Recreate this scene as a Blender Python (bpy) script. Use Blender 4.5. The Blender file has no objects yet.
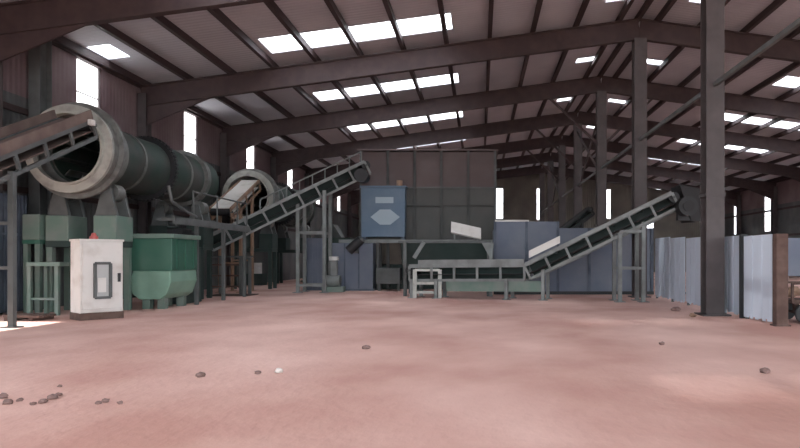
import bpy, bmesh, math, random
from mathutils import Vector as V, Matrix
random.seed(7)
S = bpy.context.scene
COL = S.collection

# ------------------------------------------------------------------ camera, sky, sun, exposure
CZ, F = 1.4, 640.0
VX, VY = 480.0, 258.0            # where the depth lines of the shed meet in the photograph
cd = bpy.data.cameras.new('camera')
cam = bpy.data.objects.new('camera', cd); COL.objects.link(cam)
cam.location = (0, 0, CZ); cam.rotation_euler = (math.radians(90), 0, 0)
cd.sensor_width = 36; cd.sensor_fit = 'HORIZONTAL'; cd.lens = F / 800 * 36
cd.shift_x = -(VX - 400) / 800; cd.shift_y = (VY - 224) / 800
cd.clip_end = 400
S.camera = cam
W = bpy.data.worlds.new('sky'); S.world = W; W.use_nodes = True
bg = W.node_tree.nodes['Background']
bg.inputs[0].default_value = (0.92, 0.96, 1.0, 1); bg.inputs[1].default_value = 1.75
sd = bpy.data.lights.new('sun', 'SUN'); sd.energy = 4.5; sd.angle = math.radians(1.0); sd.color = (1, .95, .88)
sun = bpy.data.objects.new('sun', sd); COL.objects.link(sun)
sun.rotation_euler = V((1, -0.03, -0.92)).to_track_quat('-Z', 'Y').to_euler()
sun.location = (-30, 10, 30)
S.view_settings.view_transform = 'Standard'; S.view_settings.look = 'None'
S.view_settings.exposure = 1.58; S.view_settings.gamma = 1; S.view_settings.use_curve_mapping = False

# ------------------------------------------------------------------ helpers
def P(x, y, Y):
    """the point at depth Y that the photograph shows at pixel x, y"""
    return V(((x - VX) * Y / F, Y, CZ + (VY - y) * Y / F))

def mat(name, c, rough=.7, metal=0.0, c2=None, scale=2.0, lo=.4, hi=.65, bump=0.0, bscale=20, wave=None, stretch=(1, 1, 1)):
    m = bpy.data.materials.new(name); m.use_nodes = True
    nt = m.node_tree; b = nt.nodes['Principled BSDF']
    b.inputs['Base Color'].default_value = (*c, 1); b.inputs['Roughness'].default_value = rough; b.inputs['Metallic'].default_value = metal
    tc = nt.nodes.new('ShaderNodeTexCoord'); mp = nt.nodes.new('ShaderNodeMapping'); mp.inputs['Scale'].default_value = stretch
    nt.links.new(tc.outputs['Object'], mp.inputs[0])
    if c2:
        n = nt.nodes.new('ShaderNodeTexNoise'); n.inputs['Scale'].default_value = scale; n.inputs['Detail'].default_value = 6
        nt.links.new(mp.outputs[0], n.inputs['Vector'])
        r = nt.nodes.new('ShaderNodeValToRGB'); e = r.color_ramp.elements
        e[0].position = lo; e[0].color = (*c, 1); e[1].position = hi; e[1].color = (*c2, 1)
        nt.links.new(n.outputs[0], r.inputs[0]); nt.links.new(r.outputs[0], b.inputs['Base Color'])
    h = None
    if wave:
        w = nt.nodes.new('ShaderNodeTexWave'); w.inputs['Scale'].default_value = wave[1]; w.bands_direction = wave[0]
        nt.links.new(tc.outputs['Object'], w.inputs['Vector']); h = w.outputs['Fac']; d = wave[2]
    elif bump:
        n2 = nt.nodes.new('ShaderNodeTexNoise'); n2.inputs['Scale'].default_value = bscale; n2.inputs['Detail'].default_value = 5
        nt.links.new(mp.outputs[0], n2.inputs['Vector']); h = n2.outputs[0]; d = bump
    if h:
        bp = nt.nodes.new('ShaderNodeBump'); bp.inputs['Strength'].default_value = d; bp.inputs['Distance'].default_value = .05
        nt.links.new(h, bp.inputs['Height']); nt.links.new(bp.outputs[0], b.inputs['Normal'])
    return m

def sheet_pane(name, c):
    """frosted translucent roofing sheet: daylight comes through it scattered"""
    m = bpy.data.materials.new(name); m.use_nodes = True
    nt = m.node_tree; nt.nodes.clear()
    o = nt.nodes.new('ShaderNodeOutputMaterial'); t = nt.nodes.new('ShaderNodeBsdfTranslucent'); d = nt.nodes.new('ShaderNodeBsdfTransparent')
    x = nt.nodes.new('ShaderNodeMixShader'); t.inputs[0].default_value = (*c, 1); d.inputs[0].default_value = (*c, 1); x.inputs[0].default_value = .28
    nt.links.new(t.outputs[0], x.inputs[1]); nt.links.new(d.outputs[0], x.inputs[2]); nt.links.new(x.outputs[0], o.inputs[0])
    return m

M = dict(
    floor=mat('red_earth_floor', (.52, .29, .245), .95, 0, (.76, .525, .468), .4, .36, .66, .35, 9, stretch=(1, .7, 1)),
    roof=mat('roof_sheet', (.45, .45, .49), .7, 0, (.52, .515, .55), .7, .4, .7, wave=('Y', 1.6, .35)),
    steel=mat('maroon_steel', (.036, .021, .023), .75, .0, (.052, .032, .032), 3),
    purlin=mat('purlin_steel', (.04, .025, .027), .75, 0),
    colm=mat('grey_brown_column_paint', (.054, .045, .047), .6, .0, (.074, .062, .064), 2.5),
    wallup=mat('maroon_wall_sheet', (.155, .105, .113), .75, 0, (.20, .148, .153), .8, wave=('Y', 1.6, .3)),
    walllo=mat('grey_wall_sheet', (.075, .082, .085), .75, 0, (.12, .125, .125), .7, wave=('Y', 1.6, .3)),
    backw=mat('olive_back_wall_sheet', (.13, .12, .105), .8, 0, (.19, .175, .15), .5, wave=('X', 1.6, .3)),
    pane=sheet_pane('frosted_sheet', (.95, .97, 1)),
    frame=mat('window_steel', (.12, .11, .11), .6, .3),
    white=mat('dusty_white_paint', (.62, .61, .59), .55, 0, (.47, .44, .41), 2.2, .5, .75),
    ring=mat('pale_ring_steel', (.40, .41, .38), .5, .25, (.27, .27, .25), 3.5, .45, .7),
    tyre=mat('grey_tyre_steel', (.20, .21, .205), .45, .5, (.13, .13, .125), 4),
    green=mat('green_machine_paint', (.03, .115, .08), .5, 0, (.045, .13, .095), 1.6, .4, .7),
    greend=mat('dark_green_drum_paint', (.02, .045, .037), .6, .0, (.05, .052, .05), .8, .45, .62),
    greenp=mat('pale_green_tank_paint', (.19, .33, .26), .55, 0, (.15, .27, .21), 1.5, .4, .7),
    greent=mat('dusty_green_table', (.12, .19, .16), .6, 0, (.17, .21, .19), 2),
    dgreen=mat('blackish_green_steel', (.02, .04, .037), .7, 0, (.033, .052, .048), 1.5),
    grey=mat('pale_grey_steel', (.21, .23, .23), .6, 0, (.15, .16, .16), 2.5),
    greym=mat('mid_grey_steel', (.10, .11, .112), .6, 0, (.07, .077, .077), 2.5),
    blue=mat('blue_grey_sheet', (.115, .14, .195), .65, 0, (.155, .178, .22), .9, .4, .65),
    blued=mat('dark_blue_steel', (.05, .068, .10), .6, 0, (.10, .125, .165), 1.4),
    blues=mat('steel_blue_hopper', (.10, .16, .235), .6, 0, (.13, .19, .26), 1.2),
    emblem=mat('pale_blue_emblem_paint', (.33, .42, .49), .5),
    fence=mat('galvanised_sheet', (.47, .53, .62), .55, .0, (.38, .43, .51), 1.1, .45, .75, stretch=(1, 1, .6)),
    rust=mat('rusty_steel', (.085, .05, .042), .85, .1, (.13, .085, .07), 4),
    dark=mat('black_rubber', (.018, .018, .02), .75),
    belt=mat('dusty_brown_belt', (.115, .08, .072), .85, 0, (.17, .125, .11), 2),
    machine=mat('black_motor_paint', (.016, .017, .02), .6, 0),
    olive=mat('olive_grey_cladding', (.075, .077, .075), .8, 0, (.10, .10, .095), .8),
    brownc=mat('brown_cladding', (.095, .07, .07), .8, 0, (.12, .095, .093), .8),
    glass=mat('panel_window', (.40, .41, .41), .25),
    red=mat('red_lamp', (.45, .10, .09), .4),
    tan=mat('worn_orange_steel', (.30, .19, .13), .6, .1, (.22, .14, .10), 3),
    stone=mat('dark_clod', (.17, .11, .10), .95, 0, (.26, .17, .155), 8),
    pale=mat('pale_pebble', (.62, .58, .55), .9),
    earth=mat('outside_ground', (.40, .30, .24), .95),
)

def dims(p): return max((v.co for v in p), key=lambda c: c.length)
class MB:
    def __init__(s): s.bm = bmesh.new()
    def box(s, a, b, mi=0):
        a, b = V(a), V(b); c = (a + b) / 2; d = b - a
        r = bmesh.ops.create_cube(s.bm, size=1, matrix=Matrix.Translation(c) @ Matrix.Diagonal((abs(d.x), abs(d.y), abs(d.z), 1)))
        for f in {f for v in r['verts'] for f in v.link_faces}: f.material_index = mi
        return s
    def bar(s, p, q, w, h=None, up=(0, 0, 1)):
        """box bar from p to q, h across along up, w sideways"""
        p, q = V(p), V(q); h = h or w; d = (q - p); L = d.length; d.normalize(); u = V(up)
        if abs(d.dot(u)) > .99: u = V((0, 1, 0))
        r = d.cross(u).normalized(); u = r.cross(d)
        m = Matrix((r, d, u)).transposed().to_4x4(); m.translation = (p + q) / 2
        bmesh.ops.create_cube(s.bm, size=1, matrix=m @ Matrix.Diagonal((w, L, h, 1))); return s
    def tube(s, p, q, r, n=16, r2=None):
        p, q = V(p), V(q); d = q - p
        m = d.to_track_quat('Z', 'Y').to_matrix().to_4x4(); m.translation = (p + q) / 2
        bmesh.ops.create_cone(s.bm, cap_ends=True, segments=n, radius1=r, radius2=r if r2 is None else r2, depth=d.length, matrix=m); return s
    def pipe(s, pts, r, n=10):
        for a, b in zip(pts, pts[1:]): s.tube(a, b, r, n)
        for c in pts[1:-1]: bmesh.ops.create_icosphere(s.bm, subdivisions=2, radius=r * 1.02, matrix=Matrix.Translation(V(c)))
        return s
    def ring(s, c, axis, prof, n=48, a0=0, a1=2 * math.pi):
        """lathe: prof = closed list of (radius, along-axis) turned about axis through c"""
        ax = V(axis).normalized(); u = ax.orthogonal().normalized(); w = ax.cross(u); c = V(c)
        full = abs(a1 - a0 - 2 * math.pi) < 1e-6; k = n if full else n + 1; rows = []
        for i in range(k):
            t = a0 + (a1 - a0) * i / n; e = u * math.cos(t) + w * math.sin(t)
            rows.append([s.bm.verts.new(c + e * r + ax * z) for r, z in prof])
        m = len(prof)
        for i in range(n):
            A, B = rows[i], rows[(i + 1) % k]
            for j in range(m): s.bm.faces.new((A[j], B[j], B[(j + 1) % m], A[(j + 1) % m]))
        if not full: s.bm.faces.new(rows[0]); s.bm.faces.new(rows[-1])
        return s
    def prism(s, poly, ext):
        """closed polygon (3-D points) extruded by ext"""
        e = V(ext); a = [s.bm.verts.new(V(p)) for p in poly]; b = [s.bm.verts.new(V(p) + e) for p in poly]; n = len(a)
        s.bm.faces.new(a); s.bm.faces.new(b)
        for i in range(n): s.bm.faces.new((a[i], a[(i + 1) % n], b[(i + 1) % n], b[i]))
        return s
    def lump(s, c, r, sq=.7, j=.25):
        v = bmesh.ops.create_icosphere(s.bm, subdivisions=2, radius=r, matrix=Matrix.Translation(V(c)))['verts']
        for x in v:
            d = x.co - V(c); d *= 1 + random.uniform(-j, j); d.z *= sq; x.co = V(c) + d
        return s
    def build(s, name, m, parent=None, bevel=0, smooth=False):
        bmesh.ops.recalc_face_normals(s.bm, faces=s.bm.faces[:])
        me = bpy.data.meshes.new(name)
        o = bpy.data.objects.new(name, me)
        org = parent.get('_o') if parent else None
        if parent:
            po = V(parent['_o']); s.bm.transform(Matrix.Translation(-po)); o.parent = parent; o['_o'] = parent['_o']
        s.bm.to_mesh(me); s.bm.free()
        for x in (m if isinstance(m, (list, tuple)) else [m]): me.materials.append(M[x] if isinstance(x, str) else x)
        if smooth:
            for p in me.polygons: p.use_smooth = True
            try: me.set_sharp_from_angle(angle=math.radians(40))
            except Exception: pass
        if bevel:
            b = o.modifiers.new('edge', 'BEVEL'); b.width = bevel; b.segments = 2; b.limit_method = 'ANGLE'
        COL.objects.link(o); return o

def tag(o, label, cat, group=None, kind=None):
    o['label'] = label; o['category'] = cat
    if group: o['group'] = group
    if kind: o['kind'] = kind
    return o
def thing(name, label, cat, loc, group=None, kind=None):
    """parts are built in world coordinates and stored relative to this base point"""
    o = bpy.data.objects.new(name, None); COL.objects.link(o); o.location = loc; o['_o'] = list(loc); o.empty_display_size = .2
    return tag(o, label, cat, group, kind)
def solo(name, mb, m, label, cat, group=None, **k):
    """a thing that is one mesh, its origin at its base"""
    c = [v.co for v in mb.bm.verts]
    b = V(((min(x.x for x in c) + max(x.x for x in c)) / 2, (min(x.y for x in c) + max(x.y for x in c)) / 2, min(x.z for x in c)))
    mb.bm.transform(Matrix.Translation(-b)); o = mb.build(name, m, None, **k); o.location = b; o['_o'] = list(b)
    return tag(o, label, cat, group)
def struct(o): o['kind'] = 'structure'; return o

# ------------------------------------------------------------------ the shed
XL, XM, XR, Y0, Y1 = -12.2, 5.7, 24.0, -10.0, 64.0
def roofz(x): return 9.4 + .135 * x if x <= XM else 9.4 + .135 * XM - .137 * (x - XM)
FR = [-5.9, 1.3, 8.5, 15.7, 22.9, 30.1, 37.3, 44.5, 51.7, 58.9]       # portal frames

f = MB(); f.box((XL - .1, Y0, -.3), (XR + .1, Y1 + .1, 0)); struct(f.build('floor', 'floor'))
g = MB()
for a, b in (((-60, -50, -.35), (XL - .1, 90, -.02)), ((XR + .1, -50, -.35), (80, 90, -.02)), ((XL - .1, -50, -.35), (XR + .1, Y0, -.02)), ((XL - .1, Y1 + .1, -.35), (XR + .1, 90, -.02))):
    g.box(a, b)
struct(g.build('ground', 'earth'))

def wall_side(name, x, out, wins, doors=()):
    ys = sorted({Y0, Y1} | {w[0] for w in wins} | {w[1] for w in wins} | {d[0] for d in doors} | {d[1] for d in doors})
    top = roofz(x); zs = sorted({0, 5.7, top} | {w[2] for w in wins} | {w[3] for w in wins} | {d[2] for d in doors})
    m = MB()
    for a, b in zip(ys, ys[1:]):
        for c, d in zip(zs, zs[1:]):
            yy, zz = (a + b) / 2, (c + d) / 2
            if any(w[0] < yy < w[1] and w[2] < zz < w[3] for w in wins) or any(k[0] < yy < k[1] and zz < k[2] for k in doors): continue
            m.box((x, a, c), (x + out, b, d), 0 if zz > 5.7 else 1)
    struct(m.build(name, ['wallup', 'walllo']))
LW = [(yc - .6, yc + .6, 5.45, 7.5) for yc in ( 19.95, 27.0, 34.1, 41.2, 48.3, 55.4)]
wall_side('wall_left', XL, -.1, LW, [(11.8, 14.2, 2.9), (-8.0, 5.2, 6.2)])  # taller opening is unseen, added to brighten the floor and left roof
RW = [(yc - .6, yc + .6, 3.6, 7.55) for yc in (18, 25, 32, 39, 46, 53.5, 60)]
wall_side('wall_right', XR, .1, RW, [(-8.0, 13.5, 6.4)])  # unseen opening added to brighten the floor on the right
BW = [(1.43, 2.33, 5.3, 8.4), (5.65, 6.3, 5.2, 8.4), (12.4, 13.1, 5.3, 8.3), (16.2, 17.4, 3.9, 5.4)]
xs = sorted({XL, XM, XR} | {w[0] for w in BW} | {w[1] for w in BW}); zs = [0, 3.9, 5.2, 5.3, 5.4, 8.3, 8.4]
m = MB()
for a, b in zip(xs, xs[1:]):
    for c, d in zip(zs, zs[1:]):
        xx, zz = (a + b) / 2, (c + d) / 2
        if any(w[0] < xx < w[1] and w[2] < zz < w[3] for w in BW): continue
        za, zb = min(d, roofz(a)), min(d, roofz(b))
        if za <= c or zb <= c: za, zb = max(za, c + .001), max(zb, c + .001)
        m.prism([(a, Y1, c), (b, Y1, c), (b, Y1, zb), (a, Y1, za)], (0, .1, 0))
    if roofz(a) > 8.4 or roofz(b) > 8.4: m.prism([(a, Y1, 8.4), (b, Y1, 8.4), (b, Y1, max(8.4, roofz(b))), (a, Y1, max(8.4, roofz(a)))], (0, .1, 0))
struct(m.build('wall_back', 'backw'))
nw = [0]
def window(corners, ext, n_mid):
    """frame of four bars with glazing bars, frosted pane inside"""
    nw[0] += 1; a, b, c, d = [V(p) for p in corners]; e = V(ext)
    m = MB()
    for p, q in ((a, b), (b, c), (c, d), (d, a)): m.bar(p, q, .07, .07)
    for k in range(1, n_mid + 1):
        t = k / (n_mid + 1); m.bar(a.lerp(d, t), b.lerp(c, t), .04, .04)
    fr = struct(m.build('window_%d' % nw[0], 'frame'))
    fr['_o'] = [0, 0, 0]
    MB().prism([a + e * .4, b + e * .4, c + e * .4, d + e * .4], e * .2).build('window_pane', 'pane', fr)
for w in LW: window([(XL - .05, w[0], w[2]), (XL - .05, w[1], w[2]), (XL - .05, w[1], w[3]), (XL - .05, w[0], w[3])], (-.05, 0, 0), 1)
for w in RW: window([(XR + .05, w[0], w[2]), (XR + .05, w[1], w[2]), (XR + .05, w[1], w[3]), (XR + .05, w[0], w[3])], (.05, 0, 0), 2)
for w in BW: window([(w[0], Y1 + .05, w[2]), (w[1], Y1 + .05, w[2]), (w[1], Y1 + .05, w[3]), (w[0], Y1 + .05, w[3])], (0, .05, 0), 1)
# left doorway of the sun patch; two tall unseen openings added for more daylight
for i, (x, ya, yb, h) in enumerate(((XL + .06, 11.8, 14.2, 2.9), (XL + .06, -8.0, 5.2, 6.2), (XR - .06, -8.0, 13.5, 6.4))):
    m = MB(); m.bar((x, ya, 0), (x, ya, h), .12); m.bar((x, yb, 0), (x, yb, h), .12); m.bar((x, ya - .06, h + .06), (x, yb + .06, h + .06), .12)
    struct(m.build('door_%d' % (i + 1), 'frame'))

# roof sheets with openings for the skylights
SKY = []                                                       # x0, x1, y0, y1, label
for k, yc in enumerate((7.2, 14.3, 21.3, 28.0, 35.0, 42.0, 49.1, 56.2)):
    w = .72
    SKY.append((-7.15, -.95, yc - w, yc + w, 'L', k)); SKY.append((13.1, 19.3, yc - w, yc + w, 'R', k))
    SKY.append((4.2, 4.95, yc - .45, yc + .15, 'a', k)); SKY.append((7.0, 8.0, yc - .45, yc + .15, 'b', k))
SKY.append((-11.95, -11.25, 19.4, 20.6, 'e', 0))
def roof(name, xa, xb):
    H = [s for s in SKY if xa <= s[0] and s[1] <= xb]
    xs = sorted({xa, xb} | {s[0] for s in H} | {s[1] for s in H}); ys = sorted({Y0, Y1 + .1} | {s[2] for s in H} | {s[3] for s in H})
    m = MB()
    for a, b in zip(xs, xs[1:]):
        for c, d in zip(ys, ys[1:]):
            xx, yy = (a + b) / 2, (c + d) / 2
            if any(s[0] < xx < s[1] and s[2] < yy < s[3] for s in H): continue
            m.prism([(a, c, roofz(a)), (b, c, roofz(b)), (b, d, roofz(b)), (a, d, roofz(a))], (0, 0, .04))
    struct(m.build(name, 'roof'))
roof('ceiling_left', XL - .3, XM); roof('ceiling_right', XM, XR + .3)
ordn = ['topmost', 'second', 'third', 'fourth', 'fifth', 'sixth', 'seventh']
for x0, x1, ya, yb, side, k in SKY:
    n = 4 if side in 'LR' else 1; q = k - (3 if side == 'R' else 2)
    if side == 'e': q = -2
    where = {'e': 'short bright roof strip at the left eave over the tall wall window ', 'L': 'bright four-panel skylight strip on the left roof slope, ', 'R': 'bright four-panel skylight strip on the right roof slope, ',
             'a': 'small bright roof opening just left of the ridge, ', 'b': 'small bright roof opening just right of the ridge, '}[side]
    where += ('above the view, %s from its edge' % ['third', 'second', 'next'][k if side == 'R' else k + 1]) if q < 0 and side != 'e' else '' if side == 'e' else ordn[q] + (' in view' if q == 0 else ' from the top')
    t = thing('skylight', where.strip(), 'skylight', ((x0 + x1) / 2, (ya + yb) / 2, roofz((x0 + x1) / 2)), 'roof skylights')
    for i in range(n):
        a, b = x0 + (x1 - x0) * i / n, x0 + (x1 - x0) * (i + 1) / n
        MB().prism([(a, ya, roofz(a) + .045), (b, ya, roofz(b) + .045), (b, yb, roofz(b) + .045), (a, yb, roofz(a) + .045)], (0, 0, .01)).build('panel', 'pane', t)
# purlins along the shed, rafters across it
px = [XL + .15 + 1.55 * i for i in range(12)]
for x in px + [2 * XM - q for q in px if 2 * XM - q < XR - .05] + [XM]:
    z = roofz(x) - .11
    struct(MB().bar((x, Y0, z), (x, Y1, z), .14, .22).build('purlin', 'purlin'))
for y in FR:
    for xa, xb in ((XL + .1, XM), (XM, XR - .1)):
        m = MB(); za, zb = roofz(xa) - .22, roofz(xb) - .22
        d = .72
        for dz, w, h in ((-.02, .22, .04), (-d, .22, .04)): m.bar((xa, y, za + dz), (xb, y, zb + dz), w, h)
        m.bar((xa, y, za - d / 2), (xb, y, zb - d / 2), .04, d)
        for i in range(1, 6):
            x = xa + (xb - xa) * i / 6; z = roofz(x) - .22; m.bar((x, y, z - d), (x, y, z), .14, .02)
        s = 1 if xa < XM and xa == XL + .1 else -1
        xe = xa if s == 1 else xb; ze = roofz(xe) - .22 - d
        m.prism([(xe, y - .03, ze), (xe + s * 2.6, y - .03, ze + .135 * 2.6), (xe, y - .03, ze - .75)], (0, .06, 0))
        struct(m.build('rafter', 'steel'))
# columns of the middle row
def ibeam(x, y, z, w, d):
    t = .03; return MB().box((x - w / 2, y - d / 2, 0), (x + w / 2, y - d / 2 + t, z)).box((x - w / 2, y + d / 2 - t, 0), (x + w / 2, y + d / 2, z)).box((x - .02, y - d / 2 + t, 0), (x + .02, y + d / 2 - t, z))
CL = {15.7: 'thick grey steel column in front of the grey sheet fence', 22.9: 'steel column behind the rising end of the right conveyor',
      30.1: 'steel column one bay behind the conveyor column, left of it', 37.3: 'steel column third back along the middle row, beyond the blue bin',
      44.5: 'steel column fourth back along the middle row', 51.7: 'steel column fifth back along the middle row', 58.9: 'rearmost steel column of the middle row, near the end wall'}
for y in FR[3:]:
    t = thing('steel_column', CL[y], 'column', (XM, y, 0), 'middle row columns', 'thing')
    ibeam(XM, y, roofz(XM) - .96, .44, .42).build('shaft', 'colm', t)
    MB().box((XM - .34, y - .34, 0), (XM + .34, y + .34, .04)).build('base_plate', 'colm', t)
    MB().box((XM - .25, y - .23, 2.9), (XM + .25, y + .23, 2.98)).build('splice_plate', 'colm', t)
for x, s in ((XL, 1), (XR, -1)):
    for y in FR:
        struct(ibeam(x + s * .2, y, roofz(x) - .5, .3, .4).build('wall_column', 'colm'))
struct(ibeam(XL + .25, 17.4, roofz(XL) - .2, .3, .5).build('wall_column', 'greym'))
for x, s in ((XL, 1), (XR, -1)):
    for z in (3.2, 5.3, 7.55):
        struct(MB().bar((x + s * .06, Y0 if z > 7 else 14.3, z), (x + s * .06, Y1, z), .08, .16).build('wall_girt', 'steel'))
# tie beams along the middle row and cross bracing behind
for a, b in zip(FR[2:], FR[3:]):
    struct(MB().bar((XM - .02, a + .2, 5.6), (XM - .02, b - .2, 5.6), .08, .1).build('tie_beam', 'greym'))
for a, b in ((30.1, 37.3), (44.5, 51.7)):
    m = MB(); m.bar((XM - .06, a, 5.4), (XM - .06, b, 8.8), .08); m.bar((XM + .06, a, 8.8), (XM + .06, b, 5.4), .08); struct(m.build('cross_brace', 'colm'))
for y in (30.1, 37.3, 44.5):
    struct(MB().bar((XM, y, 6.6), (XM - 2.4, y, roofz(XM - 2.4) - .95), .1).build('knee_brace', 'steel'))
    struct(MB().bar((XM, y, 6.6), (XM + 2.4, y, roofz(XM + 2.4) - .95), .1).build('knee_brace', 'steel'))

# ------------------------------------------------------------------ belt conveyors
def conveyor(name, label, pts, width, deep, legs, rail='grey', belt='dark', step=.75, motor=True, mesh_rail=None):
    """belt on two lattice side frames along pts; legs = list of (distance along 0..1 of whole length in x, kind)"""
    pts = [V(p) for p in pts]
    t = thing(name, label, 'conveyor', (pts[0].x, pts[0].y, 0))
    run = (pts[-1] - pts[0]); run.z = 0; run.normalize(); side = V((run.y, -run.x, 0))
    for s in (1, -1):
        m = MB()
        for p, q in zip(pts, pts[1:]):
            d = (q - p); L = d.length; d.normalize(); n = side.cross(d).normalized()
            if n.z < 0: n = -n
            o = side * s * width / 2
            m.bar(p + o, q + o, .06, .13, n); m.bar(p + o - n * deep, q + o - n * deep, .06, .09, n)
            k = max(1, round(L / step))
            for i in range(k + 1):
                c = p.lerp(q, i / k) + o; m.bar(c, c - n * deep, .05, .08, d)
        m.build('side_frame', rail, t)
    m = MB()
    for p, q in zip(pts, pts[1:]):
        d = (q - p).normalized(); n = side.cross(d); n = n if n.z > 0 else -n
        m.bar(p + n * .03, q + n * .03, width - .1, .03, n); m.bar(p - n * deep * .62, q - n * deep * .62, width - .1, .025, n)
    m.build('belt', belt, t)
    for e, nm in ((0, 'tail_pulley'), (-1, 'head_pulley')):
        p, q = (pts[0], pts[1]) if e == 0 else (pts[-1], pts[-2]); d = (q - p).normalized(); n = side.cross(d); n = n if n.z > 0 else -n
        c = p - n * deep * .3
        MB().tube(c - side * width * .46, c + side * width * .46, deep * .33, 20).build(nm, 'machine', t, smooth=True)
        MB().tube(c - side * (width * .5 + .06), c + side * (width * .5 + .06), .045, 10).build('pulley_shaft', 'greym', t)
    for p, q in zip(pts, pts[1:]):
        d = (q - p); L = d.length; d.normalize(); n = side.cross(d); n = n if n.z > 0 else -n
        k = max(2, round(L / 1.1))
        for i in range(1, k):
            c = p.lerp(q, i / k) - n * .03
            MB().tube(c - side * (width / 2 - .04), c + side * (width / 2 - .04), .04, 10).build('roller', 'greym', t, smooth=True)
    m = MB(); o = -side * (width / 2 - .05)
    for p, q in zip(pts, pts[1:]):
        d = (q - p).normalized(); n = side.cross(d); n = n if n.z > 0 else -n
        m.bar(p + o - n * deep * .5, q + o - n * deep * .5, .02, deep * .9, n)
    m.build('side_plate', 'dgreen' if rail != 'tan' else 'tan', t)
    def at(x):
        for p, q in zip(pts, pts[1:]):
            h = (p - pts[0]).dot(run), (q - pts[0]).dot(run)
            if h[0] - 1e-6 <= x <= h[1] + 1e-6: return p.lerp(q, (x - h[0]) / (h[1] - h[0]))
    for x, brace in legs:
        c = at(x); zt = c.z - deep * .9
        for s in (1, -1):
            o = side * s * (width / 2 + .02); b = V((c.x, c.y, 0)) + o
            MB().bar(b, b + V((0, 0, zt)), .11, .11, run).box(b - V((.14, .14, 0)), b + V((.14, .14, .02))).build('leg', rail, t)
        for z in brace: MB().bar(V((c.x, c.y, z)) - side * width / 2, V((c.x, c.y, z)) + side * width / 2, .07).build('cross_bar', rail, t)
    return t, side, run, at

# the long conveyor on the right: level at its tail, then climbing to the column
A, B, C = P(414, 266, 22.9), P(527, 265, 21.8), P(672, 194, 20.4)
t, sd_, rn, at_ = conveyor('belt_conveyor', 'grey belt conveyor running level then climbing right past the blue bin', [A, B, C], .85, .5,
    [(.1, (.25, .6)), (1.0, ()), (3.5, ()), (4.75, ())], 'grey')
# trestle of two posts with rungs under the climbing part
for x, top in ((617, 228), (640, 217)):
    c = P(x, 258, 20.75); c.z = P(x, top, 20.75).z
    for s in (.42, -.42):
        b = V((c.x, c.y + s, 0)); MB().bar(b, V((c.x, c.y + s, c.z - .18)), .12).box(b - V((.16, .16, 0)), b + V((.16, .16, .02))).build('leg', 'grey', t)
a, b = P(617, 268, 20.75), P(640, 268, 20.75)
for s in (.42, -.42):
    for z in (a.z, 2.25): MB().bar((a.x, a.y + s, z), (b.x, b.y + s, z), .09).build('cross_bar', 'grey', t)
# hood of the level part and pale skirt plates at the foot of the climb
p, q = P(529, 258, 21.4), P(560, 243, 21.1)
MB().prism([p, q, q + V((0, 0, .24)), p + V((0, 0, .24))], (0, .04, 0)).build('skirt_plate', 'white', t)
mo = MB(); c = C + V((.25, -.55, -.45)); mo.tube(c - V((0, .32, 0)), c + V((0, .2, 0)), .3, 20); mo.box(c + V((-.2, .1, -.42)), c + V((.2, .3, -.2)))
mt = mo.build('drive_motor', 'machine', t, smooth=True)
MB().tube(c - V((0, .36, 0)), c - V((0, .32, 0)), .17, 18).build('fan_cover', 'dark', mt, smooth=True)
MB().prism([C + V((.1, -.5, .25)), C + V((.75, -.5, .1)), C + V((.8, -.5, -.9)), C + V((.45, -.5, -.9))], (0, 1.0, 0)).build('discharge_chute', 'dark', t)
a, b = P(446, 281, 22.25), P(541, 281, 21.3)
dz = V((0, 0, -.36)); MB().prism([a, b, b + dz, a + dz], (.01, .03, 0)).build('lower_skirt', 'greent', t)
a, b = P(418, 260, 22.4), P(524, 259, 21.35)
dz = V((0, 0, -.2)); MB().prism([a, b, b + dz, a + dz], (.01, .03, 0)).build('upper_skirt', 'grey', t)
# ladder-like end trestle at the tail
a, b = P(415, 297, 22.4), P(440, 297, 22.4)
m = MB(); m.bar((a.x, 22.35, 0), (a.x, 22.35, 1.0), .13); m.bar((b.x, 22.35, 0), (b.x, 22.35, 1.0), .13)
for z in (.2, .52, .98): m.bar((a.x, 22.35, z), (b.x, 22.35, z), .09)
m.build('tail_stand', 'ring', t)

# the long conveyor on the left, climbing right towards the screening house
T, H = P(206, 238, 24.6), P(362, 163, 27.0)
t, sd_, rn, at_ = conveyor('belt_conveyor', 'long grey belt conveyor climbing from the drums up to the screening house', [T, H], .9, .55, [], 'grey')
for x, top in ((302, 205), (328, 192)):
    Y = 26.4; c = P(x, top, Y)
    for s in (.5, -.5):
        b = V((c.x, c.y + s - .1, 0)); MB().bar(b, V((b.x, b.y, c.z)), .13).box(b - V((.17, .17, 0)), b + V((.17, .17, .02))).build('leg', 'grey', t)
a, b = P(302, 233, 26.4), P(328, 233, 26.4)
for s in (.5, -.5):
    MB().bar((a.x, a.y + s - .1, a.z), (b.x, b.y + s - .1, b.z), .1).build('cross_bar', 'grey', t)
    MB().bar((a.x, a.y + s - .1, .3), (b.x, b.y + s - .1, .3), .1).build('cross_bar', 'grey', t)
mo = MB(); c = H + V((.1, -.5, -.62)); mo.tube(c - V((0, .3, 0)), c + V((0, .3, 0)), .28, 18)
mo.build('drive_motor', 'machine', t, smooth=True)
# handrail on its far side
m = MB()
for i in range(9):
    c = T.lerp(H, .3 + .68 * i / 8) + V((0, .5, 0)); m.bar(c, c + V((0, 0, .62)), .04)
m.bar(T.lerp(H, .3) + V((0, .5, .62)), T.lerp(H, .98) + V((0, .5, .62)), .05); m.build('handrail', 'grey', t)

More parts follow.
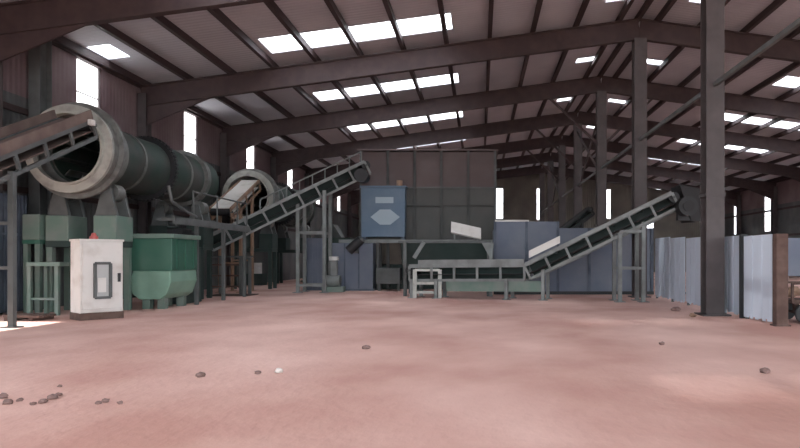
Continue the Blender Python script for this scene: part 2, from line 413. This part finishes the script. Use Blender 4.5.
# tower of rungs at its tail
a, b = P(213, 262, 23.8), P(243, 262, 23.8)
t = thing('tail_tower', 'dark open steel tower with rungs under the tail of the left conveyor', 'support tower', ((a.x + b.x) / 2, 24, 0))
for x in (a.x, b.x):
    for y in (23.6, 24.5):
        MB().bar((x, y, 0), (x, y, 1.42), .1).build('leg', 'greym', t)
for z in (.35, .75, 1.15): MB().bar((a.x, 23.6, z), (b.x, 23.6, z), .06).build('rung', 'rust', t)
MB().box((a.x - .1, 23.5, 1.42), (b.x + .1, 24.6, 1.48)).build('top_deck', 'greym', t)
MB().box((a.x - .1, 23.4, 0), (b.x + .3, 24.6, .03)).build('base_plate', 'rust', t)

# conveyor feeding the first drum, coming from beyond the left edge
def feeder(label, Yh, xh, zh, L, wid, rail, belt, legs):
    h = V((xh, Yh, zh)); p = h + V((0, -L, -L * .46))
    return conveyor('feed_conveyor', label, [p, h], wid, .42, legs, rail, belt, .95)
t, sd_, rn, at_ = feeder('brown belt feed conveyor reaching up into the big ring of the near drum', 15.6, -9.85, 4.76, 7.0, .8, 'greym', 'belt', [(4.3, (1.2, 2.1)), (1.2, (.6,))])
for s in (1, -1):
    o = V((s * .44, 0, .16)); h = V((-9.85, 15.5, 4.72)); p = h + V((0, -6.8, -6.8 * .46))
    MB().bar(p + o, h + o, .04, .22, (0, -.46, 1)).build('skirt_board', 'belt', t)
MB().box((-9.38, 15.28, 4.58), (-9.27, 15.44, 4.72)).build('lamp_housing', 'white', t, .02)
t, sd_, rn, at_ = feeder('short orange and pale feed conveyor reaching into the ring of the far drum', 28.1, -10.1, 4.78, 3.2, .8, 'tan', 'white', [(1.0, (1.2,)), (2.3, (1.3,))])

# ------------------------------------------------------------------ rotary drums
def drum(label, x, ya, yb, z, r, ro):
    """shell of radius r with a wider pale inlet hood of radius ro at its front"""
    t = thing('rotary_drum', label, 'drum', (x, (ya + yb) / 2, z - ro - .1)); ax = (0, 1, 0); c = (x, 0, z)
    MB().ring(c, ax, [(r - .03, ya + .5), (r - .03, yb), (r - .07, yb), (r - .07, ya + .5)], 64).build('shell', 'greend', t, smooth=True)
    MB().ring(c, ax, [(ro * .70, ya), (ro * .90, ya), (ro * .90, ya + .1), (ro * .70, ya + .1)], 64).build('front_ring', 'ring', t, smooth=True)
    MB().ring(c, ax, [(ro * .70, ya - .1), (ro * .745, ya - .1), (ro * .745, ya), (ro * .70, ya)], 64).build('ring_lip', 'ring', t, smooth=True)
    MB().ring(c, ax, [(ro * .87, ya + .1), (ro * .90, ya + .1), (ro * .90, ya + .3), (ro, ya + .3), (ro, ya + .4), (ro * .9, ya + .4), (ro * .9, ya + .52), (r - .08, ya + .6), (r - .08, ya + .54), (ro * .86, ya + .46)], 64).build('inlet_hood', 'tyre', t, smooth=True)
    for y in (ya + .78, yb - 1.2):
        MB().ring(c, ax, [(r - .03, y), (r + .1, y), (r + .1, y + .26), (r - .03, y + .26)], 64).build('riding_tyre', 'tyre', t, smooth=True)
    m = MB(); yg = (ya + yb) / 2
    m.ring(c, ax, [(r - .03, yg), (r + .1, yg), (r + .1, yg + .16), (r - .03, yg + .16)], 64)
    for i in range(48):
        a = i * math.pi / 24; e = V((math.cos(a), 0, math.sin(a))); p = V((x, yg + .08, z)) + e * (r + .09)
        m.bar(p, p + e * .06, .07, .14, (0, 1, 0))
    m.build('girth_gear', 'machine', t)
    for y in (ya + 2.1, yb - 2.2):
        MB().ring(c, ax, [(r - .03, y), (r, y), (r, y + .1), (r - .03, y + .1)], 64).build('shell_band', 'tyre', t, smooth=True)
    MB().ring(c, ax, [(.35, yb - .03), (r - .07, yb - .03), (r - .07, yb), (.35, yb)], 48).build('end_plate', 'tyre', t)
    for i in range(10):
        a = i * math.pi / 5 + .2; e = V((math.cos(a), 0, math.sin(a))); q = V((x, 0, z)) + e * (r - .17)
        MB().bar(q + V((0, ya + .7, 0)), q + V((0, yb - .2, 0)), .03, .2, e).build('lifter', 'tyre', t)
    return t
DX, DZ = -10.3, 4.14
drum('dark green rotary drum with a big pale open ring, in front on the left', DX, 16.0, 23.2, DZ, .86, 1.23)
drum('second rotary drum farther back, its arched pale ring behind the near drum', DX, 28.4, 36.5, DZ, .95, 1.28)
def cradle(label, y, pale, r):
    """trunnion station: two rollers on pedestals on a green frame"""
    t = thing('drum_cradle', label, 'support frame', (DX, y, 0)); zb = 2.5; h = .62
    for s in (1, -1):
        c = V((DX + s * h, y, DZ - math.sqrt((r + .1 + .235) ** 2 - h * h)))
        MB().tube(c - V((0, .17, 0)), c + V((0, .17, 0)), .23, 24).build('roller', 'tyre', t, smooth=True)
        MB().tube(c - V((0, .36, 0)), c + V((0, .36, 0)), .06, 10).build('roller_shaft', 'greym', t)
        for q in (-.3, .3): MB().prism([(c.x - .28, y + q - .05, zb), (c.x + .28, y + q - .05, zb), (c.x + .1, y + q - .05, c.z + .1), (c.x - .1, y + q - .05, c.z + .1)], (0, .1, 0)).build('bearing_pedestal', 'greym', t)
        MB().box((c.x - .3, y - .4, zb - .66), (c.x + .3, y + .4, zb)).build('side_box', pale, t, .02)
        for q in (-.34, .34): MB().bar((DX + s * .8, y + q, 0), (DX + s * .8, y + q, zb - .66), .14).build('leg', pale, t)
    MB().box((DX - .9, y - .42, 1.68), (DX + .9, y + .42, 1.84)).build('cross_girder', 'dgreen', t, .01)
    return t
cradle('pale green roller cradle under the front ring of the near drum', 16.91, 'greent', .86)
cradle('roller cradle under the rear end of the near drum', 22.13, 'dgreen', .86)
cradle('roller cradle under the front ring of the far drum', 29.31, 'dgreen', .95)
cradle('roller cradle under the rear end of the far drum', 35.43, 'dgreen', .95)
# green stand left of the cradle
t = thing('ring_stand', 'pale green box on thin legs at the left of the near drum cradle', 'stand', (-11.55, 16.6, 0))
MB().box((-11.7, 16.35, 1.86), (-11.26, 16.9, 2.52)).build('box', 'greent', t, .02)
MB().box((-11.7, 16.35, 1.76), (-11.24, 16.9, 1.86)).build('tray', 'green', t)
for x in (-11.62, -11.32):
    for y in (16.42, 16.83): MB().bar((x, y, 0), (x, y, 1.76), .12).build('leg', 'greent', t)
# walkway with handrail along the near drum
t = thing('drum_walkway', 'grey walkway beam with bent handrail along the near drum', 'walkway', (-8.75, 20, 0))
MB().box((-8.85, 17.5, 2.42), (-8.4, 23.2, 2.5)).build('deck', 'greym', t)
MB().bar((-8.38, 17.5, 2.44), (-8.38, 23.2, 2.44), .06, .2).build('edge_beam', 'greym', t)
for y in (19.2, 21.2, 23.1): MB().bar((-8.5, y, 0), (-8.5, y, 2.42), .1).build('leg', 'greym', t)
r = MB(); r.pipe([(-8.42, 17.3, 3.35), (-8.42, 17.5, 2.95), (-8.42, 18.4, 2.72), (-8.42, 19.0, 2.62)], .04)
r.pipe([(-8.42, 18.8, 2.5), (-8.42, 18.8, 3.35), (-8.42, 23.1, 3.35), (-8.42, 23.1, 2.5)], .028)
for y in (20.5, 22.2): r.tube((-8.42, y, 2.5), (-8.42, y, 3.35), .025, 8)
r.build('handrail', 'greym', t)
# drive unit behind the green bin
t = thing('drum_drive', 'dark motor and gearbox beside the near drum, behind the green bin', 'motor', (-8.95, 19.9, 0))
MB().box((-9.7, 19.4, 0), (-8.95, 20.6, 1.75)).build('plinth', 'dgreen', t, .02)
MB().box((-9.5, 19.4, 1.75), (-9.0, 20.0, 2.3)).build('gearbox', 'machine', t, .03)
MB().tube((-9.25, 20.0, 2.05), (-9.25, 20.55, 2.05), .2, 18).build('motor_body', 'machine', t, smooth=True)

# green bin below the drum
x0, x1, ya, yb = P(122, 0, 17.45).x, P(172, 0, 17.45).x, 17.45, 19.0
t = thing('green_bin', 'two tone green steel bin with a pale bulging lower tank, right of the white cabinet', 'bin', ((x0 + x1) / 2, (ya + yb) / 2, 0))
MB().box((x0, ya, 1.05), (x1, yb, 1.94)).build('upper_body', 'green', t, .02)
MB().box((x0 - .08, ya - .08, 1.94), (x1 + .08, yb + .08, 2.06)).build('rim', 'greent', t, .01)
m = MB(); zt, zm, z0 = 1.05, .75, .27
for_lo = [(x0 + .32, zt), (x1 - .02, zt), (x1 - .0, zm), (x1 - .12, .4), (x1 - .3, z0), (x0 + .5, z0), (x0 + .3, .42), (x0 + .24, zm)]
m.prism([(a, ya - .06, b) for a, b in for_lo], (0, yb - ya + .06, 0)); m.build('lower_tank', 'greenp', t, .03)
for x in (x0 + .6, x1 - .35):
    for y in (ya + .2, yb - .25): MB().box((x - .1, y - .1, 0), (x + .1, y + .1, z0 + .02)).build('foot', 'greent', t)
MB().box((x0 - .02, ya + .1, 0), (x0 + .14, ya + .26, 1.06)).box((x0 - .02, yb - .26, 0), (x0 + .14, yb - .1, 1.06)).build('leg', 'greend', t)
for i in range(3): 
    y = ya + .25 + i * .5; MB().box((x1 - .005, y, 1.1), (x1 + .04, y + .06, 1.92)).build('side_rib', 'green', t)

# low table under the drum
a, b = P(41, 262, 16.1), P(70, 262, 16.1)
t = thing('work_table', 'low dusty green steel table left of the white cabinet', 'table', ((a.x + b.x) / 2, 16.1, 0))
MB().box((a.x, 15.55, a.z - .1), (b.x + .1, 16.3, a.z)).build('top', 'greent', t, .01)
for x in (a.x + .06, b.x):
    for y in (15.62, 16.22): MB().bar((x, y, 0), (x, y, a.z - .1), .09).build('leg', 'greent', t)
MB().bar((a.x + .06, 15.62, .4), (b.x, 15.62, .4), .06).build('stretcher', 'greent', t)
# tall green post of the ring guard
# dark blue grey partition sheets by the wall
for i, (ya, yb) in enumerate(((15.1, 15.9), (15.95, 16.6))):
    m = MB(); x = XL + .38
    n = 10
    for k in range(n):
        p, q = ya + (yb - ya) * k / n, ya + (yb - ya) * (k + 1) / n; dx = .04 if k % 2 else 0
        m.box((x + dx, p, .05), (x + dx + .03, q + .002, 3.0))
    m.bar((x + .05, ya, 2.0), (x + .05, yb, 2.0), .06)
    m.bar((x + .05, ya + .03, 0), (x + .05, ya + .03, 3.0), .06)
    solo('standing_sheet', m, 'blued', ['dark blue grey sheet standing at the left wall by the doorway', 'narrow dark blue grey sheet at the left wall behind the table'][i], 'sheet', 'partition sheets at the left wall')

# ------------------------------------------------------------------ white control cabinet
c0 = P(97, 318, 14.8); cx, cy = c0.x, c0.y
t = thing('control_cabinet', 'dusty white control cabinet with a framed window in its door', 'cabinet', (cx, cy, 0))
th = math.radians(50); R_ = Matrix.Rotation(th, 4, 'Z')
def cab(mb): mb.bm.transform(Matrix.Translation((cx, cy, 0)) @ R_); return mb
w, d, zt = .45, .30, 1.78       # half width, half depth
cab(MB().box((-w, -d, .16), (w, d, zt))).build('body', 'white', t, .015)
cab(MB().box((-w - .02, -d - .02, zt), (w + .02, d + .02, zt + .05))).build('top_cover', 'white', t, .01)
cab(MB().box((-w - .01, -d - .01, 0), (w + .01, d + .01, .16))).build('plinth', 'rust', t)
dr = cab(MB().box((-w + .04, -d - .03, .24), (w - .04, -d, zt - .05))).build('door', 'white', t, .01)
m = MB()
for a, b in (((-.16, .5), (-.16, 1.28)), ((.16, .5), (.16, 1.28)), ((-.16, .5), (.16, .5)), ((-.16, 1.28), (.16, 1.28))): m.bar((a[0], -d - .045, a[1]), (b[0], -d - .045, b[1]), .07, .06, (0, 0, 1) if a[1] == b[1] else (1, 0, 0))
cab(m).build('window_frame', 'greym', dr)
cab(MB().box((-.14, -d - .036, .52), (.14, -d - .028, 1.26))).build('window_pane', 'glass', dr)
cab(MB().box((-.1, -d - .05, .62), (.07, -d - .036, .95))).build('display', 'white', dr)
cab(MB().box((w - .13, -d - .075, .85), (w - .08, -d - .03, 1.05))).build('handle', 'machine', dr)
lp = cab(MB().tube((-.05, .05, zt + .05), (-.05, .05, zt + .12), .09, 16)).build('warning_lamp', 'red', t, smooth=True)
cab(MB().tube((-.05, .05, zt + .12), (-.05, .05, zt + .2), .065, 16, .04)).build('lens', 'red', lp, smooth=True)
# rusty scraps at its foot
t = thing('timber_skid', 'rusty low skid lying at the foot of the white cabinet', 'skid', (cx - .9, cy - .25, 0))
for k in range(3): MB().bar((cx - 1.75, cy - .5 + .22 * k, .105), (cx - .87, cy - .62 + .22 * k, .1), .12, .05).build('plank', 'rust', t)
for k in range(2): MB().bar((cx - 1.65 + .55 * k, cy - .62, .04), (cx - 1.6 + .55 * k, cy + .02, .04), .1, .08).build('bearer', 'rust', t)

# ------------------------------------------------------------------ screening house with its hopper, middle
hx0, hx1, hy0, hy1 = P(361, 0, 28.6).x, P(495, 0, 28.6).x, 28.6, 32.4
hz0, hzm, hzt = 2.2, P(0, 188, 28.6).z, P(0, 152, 28.6).z
t = thing('screening_house', 'tall sheet clad screening house, brown above and olive grey below, beside the blue hopper', 'machine house', ((hx0 + hx1) / 2, 30.5, 0))
nx = 5
for i in range(nx):
    a, b = hx0 + (hx1 - hx0) * i / nx, hx0 + (hx1 - hx0) * (i + 1) / nx
    MB().box((a + .03, hy0, hzm + .04), (b - .03, hy0 + .05, hzt)).build('upper_panel', 'brownc', t)
    zq = P(0, 206, 28.6).z
    MB().box((a + .03, hy0, hz0), (b - .03, hy0 + .05, zq - .03)).build('lower_panel', 'olive', t)
    MB().box((a + .03, hy0, zq + .01), (b - .03, hy0 + .05, hzm)).build('lower_panel', 'olive', t)
for i in range(nx + 1):
    a = hx0 + (hx1 - hx0) * i / nx
    MB().bar((a, hy0 + .06, 0), (a, hy0 + .06, hzt + .1), .12).build('post', 'greym', t)
for x in (hx0, hx1):
    MB().box((x - .03, hy0 + .12, hz0), (x + .03, hy1, hzt)).build('side_wall', 'olive', t)
    MB().bar((x, hy1, 0), (x, hy1, hzt + .1), .12).build('post', 'greym', t)
MB().box((hx0, hy1 - .03, hz0), (hx1, hy1 + .03, hzt)).build('rear_wall', 'olive', t)
MB().box((hx0 - .15, hy0 - .1, hzt + .05), (hx1 + .15, hy1 + .1, hzt + .12)).build('roof_sheet', 'brownc', t)
MB().bar((hx0, hy0 - .02, hzm + .02), (hx1, hy0 - .02, hzm + .02), .06, .06).build('front_rail', 'greym', t)
MB().box((hx0, hy0 + .2, .0), (hx1, hy1, 1.1)).build('base_block', 'dgreen', t)

t = thing('platform_deck', 'grey steel platform deck before the screening house, carrying the blue hopper', 'platform', ((hx0 + hx1) / 2, hy0 - .5, 0))
MB().box((hx0 - .8, hy0 - .9, hz0 - .14), (hx1 - .05, hy0 - .07, hz0)).build('deck', 'grey', t)
for x in (-4.42, P(410, 0, 27.8).x, hx1 - .13):
    for y in (hy0 - .84, hy0 - .14): MB().bar((x, y, 0), (x, y, hz0 - .14), .1).build('leg', 'greym', t)

# blue hopper with emblem
a, b = P(362, 238, 28.0), P(405, 188, 28.0); z1 = b.z
t = thing('blue_hopper', 'steel blue hopper box with pale diamond emblem on the screening platform', 'hopper', ((a.x + b.x) / 2, 28.2, hz0))
MB().prism([(a.x, 27.85, hz0 + .12), (b.x, 27.85, hz0 + .12), (b.x + .02, 27.85, z1), (a.x - .02, 27.85, z1)], (0, .55, 0)).build('body', 'blues', t, .02)
MB().box((a.x - .06, 27.8, z1), (b.x + .06, 28.45, z1 + .08)).build('rim', 'blues', t)
for x in (a.x + .1, b.x - .1): MB().box((x - .08, 27.9, hz0), (x + .08, 28.4, hz0 + .12)).build('foot', 'blued', t)
cx_, cz_ = P(385, 0, 27.8).x, P(0, 217, 27.8).z
def diamond(cx, cz, hw, hh, y, n): return MB().prism([(cx - hw, y, cz), (cx - hw * .35, y, cz - hh), (cx + hw * .35, y, cz - hh), (cx + hw, y, cz), (cx + hw * .35, y, cz + hh), (cx - hw * .35, y, cz + hh)], (0, -n, 0))
diamond(cx_, cz_, .64, .33, 27.845, .015).build('emblem', 'emblem', t)
MB().box((cx_ - .42, 27.83, P(0, 203, 27.8).z), (cx_ + .36, 27.85, P(0, 197, 27.8).z)).build('emblem_bar', 'emblem', t)
MB().tube((b.x - .25, 28.1, z1 + .08), (b.x - .25, 28.1, z1 + .34), .13, 14).build('lifting_cap', 'tan', t, smooth=True)

# dark green feed hopper behind the level conveyor
a, b = P(416, 242, 24.0), P(490, 242, 24.0)
t = thing('feed_hopper', 'long blackish green feed trough with pale rim above the level conveyor', 'hopper', ((a.x + b.x) / 2, 24.4, 0))
m = MB()
m.prism([(a.x - .55, 23.7, 1.95), (a.x - .55, 25.3, 1.95), (a.x - .55, 24.9, 1.15), (a.x - .55, 24.1, 1.15)], (b.x - a.x + .5, 0, 0)); m.build('trough', 'dgreen', t, .02)
MB().box((a.x - .62, 23.62, 1.95), (b.x + .02, 25.38, 2.04)).build('rim', 'greym', t, .01)
for x in (a.x - .35, b.x - .06):
    for y in (23.5, 25.2): MB().bar((x, y, 0), (x, y, 2.0), .12).build('leg', 'greym', t)
p = P(491, 258, 23.25)
MB().bar((p.x, 23.3, 0), (p.x, 23.3, 1.95), .12).build('leg', 'grey', t)
MB().prism([(p.x - .34, 23.3, 1.95), (p.x + .1, 23.3, 1.95), (p.x + .06, 23.3, 1.45), (p.x - .06, 23.3, 1.45)], (0, .06, 0)).build('gusset', 'grey', t)
MB().bar(P(414, 258, 23.3), P(424, 242, 23.3), .14).build('knee_brace', 'grey', t)
# white tilted plate on it
p = P(466, 230, 24.2)
t = thing('tilted_cover', 'white tilted cover plate resting above the dark green trough', 'cover plate', (p.x, p.y, 2.04))
ux = V((math.cos(-.22), 0, math.sin(-.22))); uz = V((0, .5, .866)); m = MB()
hw, hh = .58, .24
m.prism([p - ux * hw - uz * hh, p + ux * hw - uz * hh, p + ux * hw + uz * hh, p - ux * hw + uz * hh], (0, .09, -.05)); m.build('plate', 'white', t, .01)
for s in (-.45, .45):
    q = p + ux * s + V((0, .1, 0)); MB().bar((q.x, q.y, 2.042), (q.x, q.y, q.z + .02), .06).build('bracket', 'grey', t)

# blue grey parts left of the hopper
a, b = P(330, 236, 27.3), P(373, 290, 27.3)
t = thing('blue_panel_box', 'blue grey sheet metal housing below the blue hopper', 'machine housing', ((a.x + b.x) / 2, 27.5, 0))
MB().box((a.x, 27.3, .08), (b.x, 28.05, a.z - .3)).build('body', 'blue', t, .02)
MB().box((a.x - .05, 27.25, 0), (b.x + .05, 28.1, .08)).build('base_frame', 'blued', t)
for x in (a.x + .6, a.x + 1.2): MB().box((x, 27.27, .1), (x + .05, 27.3, a.z - .32)).build('rib', 'blued', t)
c = P(354, 244, 26.5)
t = thing('screen_motor', 'black tilted motor fixed to the front of the blue grey housing', 'motor', (c.x, 26.9, 1.5))
MB().tube(c + V((-.3, .4, -.28)), c + V((.22, .4, .2)), .2, 18).build('motor_body', 'machine', t, smooth=True)
MB().tube(c + V((.22, .4, .2)), c + V((.27, .4, .245)), .15, 18).build('fan_cover', 'greym', t, smooth=True)
MB().box((c.x - .1, 27.08, 1.6), (c.x + .06, 27.25, 2.0)).build('mount_plate', 'greym', t)
a, b = P(304, 238, 27.6), P(326, 290, 27.6)
m = MB(); n = 8
for k in range(n):
    p, q = a.x + (b.x - a.x) * k / n, a.x + (b.x - a.x) * (k + 1) / n; m.box((p, 27.6 + (.04 if k % 2 else 0), 0), (q + .002, 27.63 + (.04 if k % 2 else 0), a.z))
m.box((a.x, 27.68, a.z - .3), (b.x, 27.74, a.z - .22)); m.box((a.x, 27.66, .3), (b.x, 27.74, .38))
solo('standing_sheet', m, 'blue', 'blue grey ribbed sheet standing between the conveyor trestle posts', 'sheet')
p = P(333, 291, 26.6)
p.x += .1
t = thing('pump_unit', 'small pale pump on a block in front of the blue grey housing', 'pump', (p.x, 26.35, 0))
MB().box((p.x - .45, 26.08, 0), (p.x + .42, 26.6, .22)).build('base_block', 'greent', t, .02)
MB().tube((p.x - .3, 26.35, .46), (p.x + .25, 26.35, .46), .24, 18).build('pump_body', 'grey', t, smooth=True)
MB().box((p.x - .14, 26.24, .66), (p.x + .14, 26.46, 1.3)).build('column', 'grey', t, .03)
MB().tube((p.x, 26.35, 1.3), (p.x, 26.35, 1.46), .2, 14).build('cap', 'white', t, smooth=True)
a, b = P(376, 268, 27.0), P(400, 284, 27.0)
t = thing('side_trough', 'low grey trough in the dark gap under the screening platform', 'trough', ((a.x + b.x) / 2, 27.2, 0))
MB().box((a.x, 27.0, .3), (b.x, 27.6, a.z)).build('body', 'greym', t, .02)
for x in (a.x + .1, b.x - .1): MB().bar((x, 27.3, 0), (x, 27.3, .3), .1).build('leg', 'greym', t)
# pale tank deep behind the left conveyor
p = P(256, 268, 33)
t = thing('pale_drum_can', 'small pale can standing on a dark stand behind the left conveyor', 'can', (p.x, 33, 0))
MB().tube((p.x, 33, .6), (p.x, 33, 1.15), .3, 18).build('can', 'white', t, smooth=True)
MB().box((p.x - .45, 32.6, 0), (p.x + .45, 33.4, .6)).build('stand', 'dgreen', t, .02)
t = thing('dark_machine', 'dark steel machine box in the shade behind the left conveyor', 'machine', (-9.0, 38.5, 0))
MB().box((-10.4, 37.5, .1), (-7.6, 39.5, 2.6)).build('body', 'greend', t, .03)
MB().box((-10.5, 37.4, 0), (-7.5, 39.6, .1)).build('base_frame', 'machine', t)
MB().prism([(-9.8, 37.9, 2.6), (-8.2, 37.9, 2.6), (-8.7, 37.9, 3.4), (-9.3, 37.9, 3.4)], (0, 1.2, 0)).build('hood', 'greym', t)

# ------------------------------------------------------------------ blue bin behind the right conveyor
bx0, bx1, by0, by1, bz = P(495, 0, 24.6).x, P(652, 0, 24.6).x, 24.6, 27.4, 2.8
t = thing('blue_bin', 'long blue grey storage bin of ribbed sheets behind the climbing conveyor', 'bin', ((bx0 + bx1) / 2, 26.3, 0))
n = 5
for k in range(n):
    a, b = bx0 + (bx1 - bx0) * k / n, bx0 + (bx1 - bx0) * (k + 1) / n
    MB().box((a + .02, by0, .12), (b - .02, by0 + .06, bz - (0 if k < 2 else .25))).build('front_panel', 'blue', t)
for k in range(n + 1):
    a = bx0 + (bx1 - bx0) * k / n; MB().box((a - .05, by0 - .05, 0), (a + .05, by0 + .1, bz - (0 if k < 3 else .25))).build('post', 'blued', t)
for x in (bx0, bx1): MB().box((x - .03, by0 + .1, .12), (x + .03, by1, bz - .25)).build('side_panel', 'blue', t)
MB().box((bx0, by1 - .06, .12), (bx1, by1, bz - .25)).build('rear_panel', 'blue', t)
MB().box((bx0 - .06, by0 - .06, 0), (bx1 + .06, by0 + .1, .12)).build('base_frame', 'machine', t)
MB().bar((bx0, by0 + .03, bz + .03), (bx0 + 1.3, by0 + .03, bz + .03), .12, .07).build('rim', 'white', t)  # short white strip, its colour stands in for light on a ledge
# second conveyor behind the bin
a, b = P(538, 246, 31.3), P(588, 208, 31.3)
conveyor('belt_conveyor', 'small dark belt conveyor climbing behind the blue bin', [a, b], .8, .4, [(.6, (1.0,)), (2.1, (1.2, 2.0))], 'machine', 'dark')

# ------------------------------------------------------------------ fence of grey sheets on the right
fx = 6.1
FP = [((13.35, 14.8), 1.9, 'widest pale grey fence sheet at the near end, against the brown post'), ((15.0, 16.15), 1.93, 'pale grey fence sheet just right of the thick column'),
      ((16.2, 17.6), 1.95, 'grey fence sheet hidden mostly behind the thick column'), ((17.65, 18.95), 1.98, 'pale grey fence sheet just left of the thick column'),
      ((19.05, 20.5), 2.03, 'grey fence sheet second left from the thick column'), ((20.55, 22.3), 2.08, 'grey fence sheet at the far end beside the conveyor trestle')]
for (ya, yb), h, lab in FP:
    t = thing('fence_section', lab, 'fence', (fx, (ya + yb) / 2, 0), 'grey sheet fence on the right')
    m = MB(); n = 12
    for k in range(n):
        p, q = ya + (yb - ya) * k / n, ya + (yb - ya) * (k + 1) / n; dx = .012 if k % 4 == 0 else 0
        m.box((fx - dx, p, .08 + random.uniform(-.04, .05)), (fx - dx + .025, q + .002, h))
    m.build('sheet', 'fence', t)
    MB().bar((fx + .06, yb - .04, 0), (fx + .06, yb - .04, h), .07).build('post', 'greym', t)
    MB().bar((fx + .05, ya, h - .25), (fx + .05, yb, h - .25), .04, .06).build('rail', 'greym', t)
    MB().bar((fx + .05, ya, .35), (fx + .05, yb, .35), .04, .06).build('rail', 'greym', t)
m = MB(); m.box((fx - .02, 13.12, 0), (fx + .22, 13.3, 1.9)); m.box((fx - .06, 13.08, 0), (fx + .26, 13.34, .03))
solo('steel_upright', m, 'rust', 'rusty brown post closing the near end of the grey fence', 'post')
solo('steel_upright', MB().box((fx - .04, 14.84, 0), (fx + .1, 14.97, 1.95)), 'machine', 'dark narrow post in the gap between the two nearest fence sheets', 'post')
# frame with blue sheet and rusty gear beyond the post
a, b = P(786, 238, 15.5), P(830, 276, 15.5)
t = thing('sheet_screen', 'blue grey sheet screen at the right edge behind the rusty cart', 'screen', ((a.x + b.x) / 2, 15.5, 0))
MB().box((a.x, 15.5, b.z), (b.x, 15.56, a.z)).build('sheet', 'blue', t)
for x in (a.x, b.x): MB().bar((x, 15.58, 0), (x, 15.58, a.z), .08).build('leg', 'greym', t)
p = P(798, 325, 14.1)
t = thing('rusty_cart', 'low rusty cart with two wheels at the right edge beside the fence post', 'cart', (p.x, 14.1, 0))
MB().box((p.x - .3, 13.75, .42), (p.x + .9, 14.5, .5)).build('deck', 'rust', t)
for y in (13.78, 14.47):
    q = MB().bar((p.x - .28, y, .85), (p.x + .88, y, .85), .05)
    for x in (p.x - .28, p.x + .88): q.bar((x, y, .5), (x, y, .85), .05)
    q.build('rail', 'rust', t)
for x in (p.x - .05, p.x + .6):
    for y in (13.7, 14.55): MB().tube((x, y - .04, .21), (x, y + .04, .21), .21, 20).build('wheel', 'machine', t, smooth=True)
    MB().tube((x, 13.7, .21), (x, 14.55, .21), .03, 8).build('axle', 'rust', t)
    MB().bar((x, 14.1, .2), (x, 14.1, .44), .1).build('axle_block', 'rust', t)
for i, (dx, dy, r, lab) in enumerate(((-.12, .0, .17, 'pinkish brown lump on the left end of the rusty cart'), (.28, .1, .2, 'larger pinkish brown lump on the middle of the rusty cart'))):
    solo('clay_lump', MB().lump((p.x + dx, 14.1 + dy, .5 + r * .88), r), 'tan', lab, 'lump')

# ------------------------------------------------------------------ litter on the floor
def onfloor(x, y): Y = CZ * F / (y - VY); return P(x, y, Y)
solo('stone', MB().lump(onfloor(279, 373) + V((0, 0, .03)), .05, .6), 'pale', 'single pale pebble on the open floor, front middle', 'stone')
for x, y, r, lab in ((200, 377, .055, 'dark clod alone on the floor before the green bin'), (258, 374, .04, 'dark clod just left of the pale pebble'),
                     (366, 349, .06, 'dark clod in the middle of the bright floor'), (676, 311, .12, 'dark rubble lump at the foot of the fence left of the thick column'),
                     (693, 317, .09, 'pale brown rubble lump at the foot of the thick column'), (662, 345, .05, 'small clod on the bright floor in front of the fence'),
                     (765, 373, .06, 'clod on the floor at the lower right')):
    p = onfloor(x, y); solo('clod', MB().lump(p + V((0, 0, r * .45)), r, .6), 'tan' if x == 693 else 'stone', lab, 'clod')
for x, y, r in ((3, 398, .05), (8, 404, .045), (20, 401, .03), (43, 403, .04), (52, 399, .05), (58, 396, .035), (60, 387, .025), (98, 404, .03), (106, 402, .035), (120, 404, .03), (33, 405, .03)):
    p = onfloor(x, y); solo('small_clod', MB().lump(p + V((0, 0, r * .4)), r, .6), 'stone', 'small dark clod among the scatter in the lower left corner', 'clod', 'clods in the lower left corner')
for o in list(bpy.data.objects):
    if '_o' in o: del o['_o']
